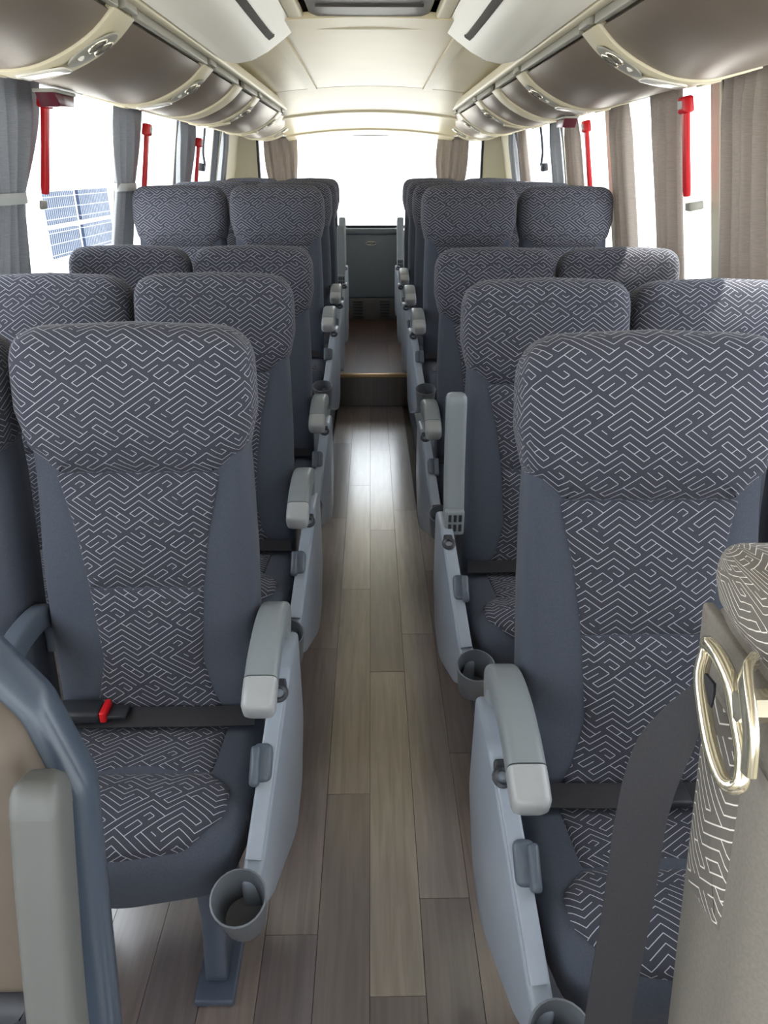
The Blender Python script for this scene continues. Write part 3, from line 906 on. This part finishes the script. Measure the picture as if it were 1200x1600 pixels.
# only the front row aisle seat on the tied-curtain side has its buckle lying on the cushion
for o in list(bpy.data.objects):
    if o.name.split('.')[0] in ('buckle', 'buckle_button', 'belt_tongue') and o.parent and o.parent.parent and o.parent.parent is not protoL:
        bpy.data.objects.remove(o)
# ------------------------------------------------------------------ foreground seats
def seat_front_right():
    root = empty('driver_seat', (.54, .43, 0))
    tag(root, 'grey seat, warm light put into its colour, with maze-patterned head and a hanging shoulder belt in a pale metal guide', 'seat')
    rec = R(9)
    def B(a, b, d):   # a across, b up, d forward
        return Vector((a, -d + 0.02 + math.sin(rec) * (b - .9), b))
    body = rounded([(-.226, .44, .03), (.235, .44, .03), (.238, 1.15, .02), (-.236, 1.15, .02)], 4, .06)
    o = pad('backrest', body, [(.02, -.085), (.004, -.07), (0, -.04), (0, .045), (.010, .065), (.03, .075)], .006, B, M_FAB0, root, 4)
    head = rounded([(-.240, 1.138, .028), (.240, 1.138, .028), (.236, 1.206, .062), (-.236, 1.206, .062)], 10, .03)
    pad('headrest', head, [(.020, -.10), (.012, -.09), (.004, -.065), (0, -.03), (0, .03), (.004, .055), (.012, .075), (.022, .085)], .008, B, M_PAT0, o, 6)
    # patterned side gusset on the aisle flank
    def G(a, b, d): return B(-.236 + .010 * max(0, (1.15 - b) / .7) - d, b, a)
    gus = rounded([(-.06, .86, .02), (.012, .88, .004), (.016, 1.07, .004), (-.06, 1.075, .02)], 4, .05)
    pad('side_gusset', gus, [(0, -.01), (0, .0005), (.003, .002), (.010, .003)], .003, G, M_PAT0, o, 4)
    band = rounded([(-.082, 1.088, .004), (.066, 1.070, .004), (.068, 1.138, .004), (-.084, 1.142, .004)], 2, .05)
    pad('trim_band', band, [(0, -.006), (0, .001), (.002, .003)], .0, G, M_FAB0, o, 3)
    # belt guide: open metal loop lying forward along the flank, with bolt and bracket
    g0 = Vector((-.256, .03, 1.112))
    lp = [g0 + Vector(q) for q in ((-.004, .046, .026), (-.010, .038, .036), (-.010, .018, .038), (-.008, -.004, .028), (-.006, -.020, .006), (-.006, -.038, -.012), (-.010, -.050, -.030), (-.016, -.040, -.038), (-.018, -.018, -.028), (-.016, .010, -.010), (-.012, .034, .008))]
    cl = smooth_path(lp + [lp[0]], 4)[:-1]
    sweep('belt_guide', cl, circ(.0062, 10), M_CHROME, o, closed=True, up=Vector((1, 0.1, 0)))
    bm = bmesh.new(); bmesh.ops.create_cone(bm, cap_ends=True, segments=6, radius1=.013, radius2=.012, depth=.026)
    bl = autosmooth(from_bm('guide_bolt', bm, M_CHROME, o), 30)
    bl.location = g0 + Vector((.002, -.022, .020)); bl.rotation_euler = (0, R(-90), 0)
    lp2 = [g0 + Vector(q) for q in ((.008, .0, .046), (-.006, -.016, .046), (-.010, -.034, .034), (-.010, -.048, .014), (-.010, -.056, -.014))]
    sweep('guide_bracket', smooth_path(lp2, 4), rsect(.008, .014, .003), M_CHROME, o, up=Vector((1, 0, 0)))
    # belt hanging from the guide to the floor
    bp = smooth_path([g0 + Vector((-.010, .022, .012)), g0 + Vector((-.016, .020, -.004)), g0 + Vector((-.030, .018, -.030)), g0 + Vector((-.043, .014, -.065)), g0 + Vector((-.052, .006, -.12)), g0 + Vector((-.054, -.006, -.22)), g0 + Vector((-.056, -.02, -.40)), g0 + Vector((-.045, -.04, -.62)), g0 + Vector((-.02, -.06, -.85))], 5)
    n = len(bp); verts, faces = [], []
    for i, p in enumerate(bp):
        u = i / (n - 1)
        ang = R(75) * (1 - min(1, u / .5)) + R(10)      # twists flat below the guide
        hw = .007 + .0145 * min(1, u / .34)
        ax = Vector((math.cos(ang), -math.sin(ang), 0))
        nn = Vector((math.sin(ang), math.cos(ang), 0)) * .0012
        for q in (p - ax*hw - nn, p + ax*hw - nn, p + ax*hw + nn, p - ax*hw + nn): verts.append(q)
    for i in range(n - 1):
        for j in range(4): faces.append((i*4+j, i*4+(j+1)%4, i*4+4+(j+1)%4, i*4+4+j))
    faces += [(3,2,1,0), tuple((n-1)*4+j for j in range(4))]
    me = bpy.data.meshes.new('shoulder_belt'); me.from_pydata(verts, [], faces)
    autosmooth(link('shoulder_belt', me, M_BLACK, o), 40)
    # cushion and pedestal
    cu = rounded([(-.21, .02, .03), (-.21, -.46, .08), (.23, -.46, .08), (.23, .02, .03)], 5, .06)
    pad('seat_cushion', cu, [(.02, -.11), (0, -.09), (0, -.03), (.02, .0)], .01, lambda a, b, d: Vector((a, b - .12, .47 + d)), M_FAB0, root, 4)
    ped = box('pedestal', (-.17, -.45, .002), (.17, -.05, .36), M_LEG, root, .02)
    return root
seat_front_right()

def seat_front_left():
    root = empty('guide_seat', (-.54, .49, 0))
    tag(root, 'tan vinyl seat with slate plastic back shell and its armrest folded upright', 'seat')
    rec = R(13)
    def B(a, b, d): return Vector((a, -d + math.tan(rec) * (b - .9), b))
    shell = rounded([(-.24, .42, .04), (.282, .42, .04), (.279, .985, .05), (.245, 1.068, .06), (.14, 1.19, .10), (-.18, 1.21, .10), (-.24, 1.1, .1)], 7, .03)
    o = pad('back_shell', shell, [(.012, -.034), (.003, -.028), (0, -.015), (0, .0), (.005, .008), (.012, .010)], .0, B, M_SHELL, root, 4)
    fr = rounded([(-.21, .80, .03), (.248, .80, .02), (.254, .99, .05), (.228, 1.060, .06), (.12, 1.175, .09), (-.16, 1.18, .09), (-.21, 1.08, .1)], 7, .03)
    pad('back_cushion', fr, [(0, .0), (0, .018), (.006, .030), (.018, .036)], .006, B, M_TAN, o, 5)
    lo = rounded([(-.21, .46, .03), (.22, .46, .03), (.223, .795, .02), (-.21, .795, .03)], 5, .05)
    pad('lower_cushion', lo, [(0, .0), (0, .018), (.006, .028), (.018, .032)], .006, B, M_DARK, o, 5)
    # folded-up armrest standing beside the cushion
    P = [(.264, -.125, .55), (.264, -.115, .70), (.264, -.095, .82), (.264, -.062, .94), (.264, -.036, 1.022)]
    pth = smooth_path(P, 4)
    ar = sweep('armrest', pth, rsect(.042, .040, .012), M_POST, root, up=Vector((1, 0, 0)))
    e = pth[-1]
    sweep('armrest_tip', [e + Vector((0, t * .36, t)) for t in (-.002, .012, .021, .026)], rsect(.0425, .0405, .012), M_POST, ar, scales=[1, .97, .84, .55], up=Vector((1, 0, 0)))
    sweep('armrest_pivot', [Vector((.264, -.112, .555)), Vector((.264, -.06, .52)), Vector((.264, -.01, .50))], rsect(.03, .04, .01), M_DPL, ar, up=Vector((1, 0, 0)))
    cu = rounded([(-.21, -.14, .03), (-.21, -.54, .08), (.20, -.54, .08), (.20, -.14, .03)], 5, .06)
    pad('seat_cushion', cu, [(.02, -.11), (0, -.09), (0, -.03), (.02, .0)], .01, lambda a, b, d: Vector((a, b, .46 + d)), M_DARK, root, 4)
    box('pedestal', (-.16, -.46, .002), (.16, -.14, .35), M_LEG, root, .02)
seat_front_left()

# ------------------------------------------------------------------ rear panel between the last seats
rp = empty('engine_cover', (0, YB - .16, .227)); tag(rp, 'slate grey rear panel with oval emblem and louvred grille at the aisle end', 'cover')
box('panel_body', (-.235, 0, .20), (.235, .155, .80), M_PANEL, rp, .012)
box('panel_lid', (-.235, -.008, .745), (.235, .155, .80), M_PANEL, rp, .012)
gr = box('grille', (-.235, .004, .0), (.235, .155, .197), M_PANELD, rp, .006)
for sx in (-1, 1):
    for k in range(6):
        box('louvre', (sx * .125 - .045, -.004, .030 + k * .026), (sx * .125 + .045, .006, .044 + k * .026), M_DARK, gr, .002)
ring = [Vector((.045 * math.cos(2*math.pi*i/28), -.012, .675 + .015 * math.sin(2*math.pi*i/28))) for i in range(28)]
em = sweep('emblem_ring', ring, circ(.0035, 6), M_SILV, rp, closed=True, up=Vector((0, 1, 0)))
sweep('emblem_mark', [(-.022, -.011, .670), (-.010, -.012, .680), (.004, -.012, .672), (.022, -.011, .681)], circ(.0028, 6), M_SILV, em, up=Vector((0, 1, 0)))
# parcel shelves behind the last seats
for s, side in ((-1, 'tied-curtain'), (1, 'loose-curtain')):
    pts = [(.25, YB - .2), (XW - .005, YB - .2), (XW - .005, YB - .002), (.25, YB - .002)]
    o = extrude_poly('rear_shelf', [(s * a, b) for a, b in pts], lambda a, b, k: Vector((a, b, .985 if k == 0 else 1.015)), M_WALLC, None, .008)
    tag(o, 'pale shelf below the rear window on the %s side' % side, 'shelf', 'rear window shelves')

# ------------------------------------------------------------------ curtains
def curtain(name, axis, fixed, c, wtop, wtie, wbot, ztop, zbot, ztie, folds, amp, m, label, group, seedk=0, shift=0.0, band=True, parts=None):
    """axis 'y': hangs along a side wall at x=fixed; axis 'x': along the rear window at y=fixed"""
    nz, nt = 28, 72
    sgn = (1 if fixed > 0 else -1) if axis == 'y' else 0
    sh_x = lambda z: -sgn * TH * (z - 1.58)
    root = empty(name, (fixed, c, zbot) if axis == 'y' else (c, fixed, zbot)); tag(root, label, 'curtain', group)
    rnd = random.Random(seedk); ph = rnd.uniform(0, 6.28); wv = [rnd.uniform(.6, 1.3) for _ in range(8)]
    verts, faces = [], []
    for i in range(nz + 1):
        z = zbot + (ztop - zbot) * i / nz
        if ztie:
            if z >= ztie:
                u = (z - ztie) / (ztop - ztie); w = wtie + (wtop - wtie) * math.sin(min(1, u * 1.25) * math.pi / 2)
                sh = shift * (1 - u)
            else:
                u = (ztie - z) / (ztie - zbot); w = wtie + (wbot - wtie) * math.sin(min(1, u) * math.pi / 2)
                sh = shift
        else:
            u = (z - zbot) / (ztop - zbot); w = wbot + (wtop - wbot) * u; sh = shift * (1 - u)
        for j in range(nt + 1):
            t = j / nt
            k = wv[int(t * 7.99)]
            a = amp * (math.sin(2 * math.pi * folds * t + ph) + .35 * math.sin(2 * math.pi * folds * 1.7 * t + 1.3 * ph + .8 * (i / nz)))
            a *= .35 + .65 * min(1, (ztop - z) / .14)
            lat = (t - .5) * w + sh + .006 * math.sin(5 * t + i * .25 + ph)
            if axis == 'y': verts.append((a + sh_x(z), lat, z - zbot))
            else: verts.append((lat, a, z - zbot))
    for i in range(nz):
        for j in range(nt):
            p = i * (nt + 1) + j; faces.append((p, p + 1, p + nt + 2, p + nt + 1))
    me = bpy.data.meshes.new('cloth'); me.from_pydata(verts, [], faces)
    o = link('cloth', me, m, root, True)
    sd = o.modifiers.new('thickness', 'SOLIDIFY'); sd.thickness = .0025
    if ztie and band:
        hw = wtie / 2 + .008; dp = amp * 1.4 + .008
        ring = []
        for i in range(28):
            a = 2 * math.pi * i / 28
            q = (dp * math.cos(a) + sh_x(ztie), hw * math.sin(a) + shift, ztie - zbot)
            ring.append(Vector(q) if axis == 'y' else Vector((q[1], q[0], q[2])))
        sweep('tie_band', ring, rsect(.034, .004, .001, 2), M_TIE, root, closed=True, up=Vector((0, 0, 1)))
    box('heading', *( ((-.012 + sh_x(ztop), -wtop / 2, ztop - zbot - .02), (.012 + sh_x(ztop), wtop / 2, ztop - zbot)) if axis == 'y' else ((-wtop / 2, -.012, ztop - zbot - .02), (wtop / 2, .012, ztop - zbot))), m, root, .004)
    return root
GL = 'tied grey curtains'; GR = 'loose taupe curtains'
curtain('window_curtain', 'y', -1.134, 2.58, .50, .24, .40, 1.798, .70, 1.415, 5, .018, M_CURG, 'grey curtain gathered by a pale band, next to the blue gridded facade view', GL, 1)
curtain('window_curtain', 'y', -1.134, 3.84, .44, .24, .38, 1.798, .70, 1.425, 4, .018, M_CURG, 'grey curtain gathered by a pale band behind the third-row window seat', GL, 2)
curtain('window_curtain', 'y', -1.134, 5.00, .40, .18, .32, 1.798, .85, 1.33, 4, .018, M_CURG, 'grey curtain with red hammer near the fifth-row window seat', GL, 3)
curtain('window_curtain', 'y', -1.136, 6.30, .24, .18, .22, 1.798, .95, None, 3, .018, M_CURG, 'narrow grey curtain next to the rear cream pillar', GL, 4)
curtain('window_curtain', 'y', -1.134, 1.45, .32, .18, .30, 1.798, .70, 1.43, 4, .018, M_CURG, 'grey curtain beside the front-row window seat', GL, 5)
curtain('window_curtain', 'y', 1.134, 2.46, .34, .3, .46, 1.798, .70, None, 5, .021, M_CURT, 'wide taupe curtain hanging loose beside the larger red hammer', GR, 11)
curtain('window_curtain', 'y', 1.134, 3.12, .34, .3, .30, 1.798, .70, None, 4, .021, M_CURT, 'loose taupe curtain behind the second-row window seat', GR, 12)
curtain('window_curtain', 'y', 1.134, 3.70, .24, .2, .22, 1.798, .70, None, 4, .021, M_CURT, 'narrow taupe curtain hanging next to the smaller red hammer', GR, 13)
curtain('window_curtain', 'y', 1.134, 4.55, .20, .2, .18, 1.798, .85, None, 3, .021, M_CURT, 'taupe curtain hanging behind the fourth-row window seat', GR, 14)
curtain('window_curtain', 'y', 1.134, 4.95, .22, .2, .18, 1.798, .85, None, 3, .021, M_CURG, 'grey-taupe curtain hanging beside the black window latch', GR, 15)
curtain('window_curtain', 'y', 1.134, 6.0, .20, .2, .18, 1.798, .95, None, 3, .021, M_CURT, 'taupe curtain at the last side window near the cream pillar', GR, 16)
curtain('window_curtain', 'y', 1.142, 6.47, .18, .2, .16, 1.798, .95, None, 3, .021, M_CURG, 'grey curtain pushed against the rear cream pillar', GR, 17)
curtain('rear_curtain', 'x', YB - .05, -.78, .30, .12, .16, 1.76, 1.05, 1.20, 5, .016, M_CURT, 'brown pleated curtain in the rear window above the tied-curtain side seats', 'rear window curtains', 21, shift=.02, band=False)
curtain('rear_curtain', 'x', YB - .05, .72, .28, .14, .16, 1.76, 1.05, 1.20, 5, .016, M_CURT, 'brown pleated curtain in the rear window above the loose-curtain side seats', 'rear window curtains', 22, shift=-.02, band=False)

# ------------------------------------------------------------------ emergency hammers
def hammer(s, y, ztop, length, label):
    x = s * 1.105
    root = empty('emergency_hammer', (x, y, ztop - length)); tag(root, label, 'hammer', 'red emergency hammers'); root.rotation_euler = (0, -s * math.atan(TH), 0)
    L = length
    sweep('handle', [Vector((0, 0, 0)), Vector((0, 0, .02)), Vector((0, 0, L * .5)), Vector((0, 0, L - .04))], rsect(.020, .034, .006), M_RED, root, scales=[.85, 1, .92, 1], up=Vector((1, 0, 0)))
    h = pad('head', rounded([(-.034, -.028, .01), (.034, -.028, .01), (.028, .024, .012), (-.028, .024, .012)], 4, .02),
            [(.003, -.016), (0, -.010), (0, .010), (.004, .016)], .003, lambda a, b, d: Vector((-s * d, a, L - .022 + b)), M_RED, root, 3)
    pad('maker_plate', rounded([(-.018, -.012, .003), (.018, -.012, .003), (.018, .012, .003), (-.018, .012, .003)], 2, .02), [(0, .016), (0, .020)], 0, lambda a, b, d: Vector((-s * d, a, L - .022 + b)), M_TIE, h, 2)
    cw = .05 if s > 0 else .012
    box('wall_clip', (min(0, s * cw), -.022, -.05), (max(0, s * cw), .022, -.022), M_STRIP, root, .004)
hammer(-1, 2.74, 1.735, .31, 'red emergency hammer on the tied curtain nearest the blue gridded facade view')
hammer(-1, 3.93, 1.70, .30, 'red emergency hammer half hidden by the second tied curtain')
hammer(-1, 5.08, 1.68, .30, 'red emergency hammer on the tied curtain near the raised rows')
hammer(1, 2.78, 1.725, .31, 'bright red emergency hammer beside the widest loose curtain')
hammer(1, 4.02, 1.72, .32, 'bright red emergency hammer beside the narrow taupe curtain')

# window latches
def latch(s, y, label):
    root = empty('window_latch', (s * 1.165, y, 1.50)); tag(root, label, 'latch', 'black window latches'); root.rotation_euler = (0, -s * math.atan(TH), 0)
    sweep('rod', smooth_path([(0, -.0, .26), (0, 0, .12), (-s * .01, .01, .06), (-s * .02, .0, .03)], 4), circ(.008, 8), M_DARK, root, up=Vector((1, 0, 0)))
    box('catch', (-.02, -.035, -.01), (.02, .035, .04), M_DARK, root, .008)
latch(-1, 5.62, 'black window latch behind the third tied curtain')
latch(1, 5.42, 'black window latch with a rod between the loose rear curtains')

# ------------------------------------------------------------------ outside
tag(box('ground', (-60, -40, -.95), (60, 80, -.9), M_ASPH), kind='structure')
fx = -8.0
e = empty('glazed_facade', (fx, 21.5, -.9)); tag(e, 'white building front with blue gridded glass panels outside the window', 'building')
box('facade_wall', (-.6, -12, 0), (-.05, 12, 5.5), M_BLDG, e)
def ypx(px): return (fx * -1150 / (581 - px)) / .9067
cols = [(62, 112), (119, 166)]
for c0, c1 in cols:
    y0, y1 = ypx(c0) - 21.5, ypx(c1) - 21.5
    for z0, z1 in ((-.55 + .9, .12 + .9), (.24 + .9, 1.0 + .9)):
        p = box('glass_panel', (-.05, -(y1 - y0) / 2, -(z1 - z0) / 2), (.03, (y1 - y0) / 2, (z1 - z0) / 2), M_SOLAR, e)
        p.location = (0, (y0 + y1) / 2, (z0 + z1) / 2)
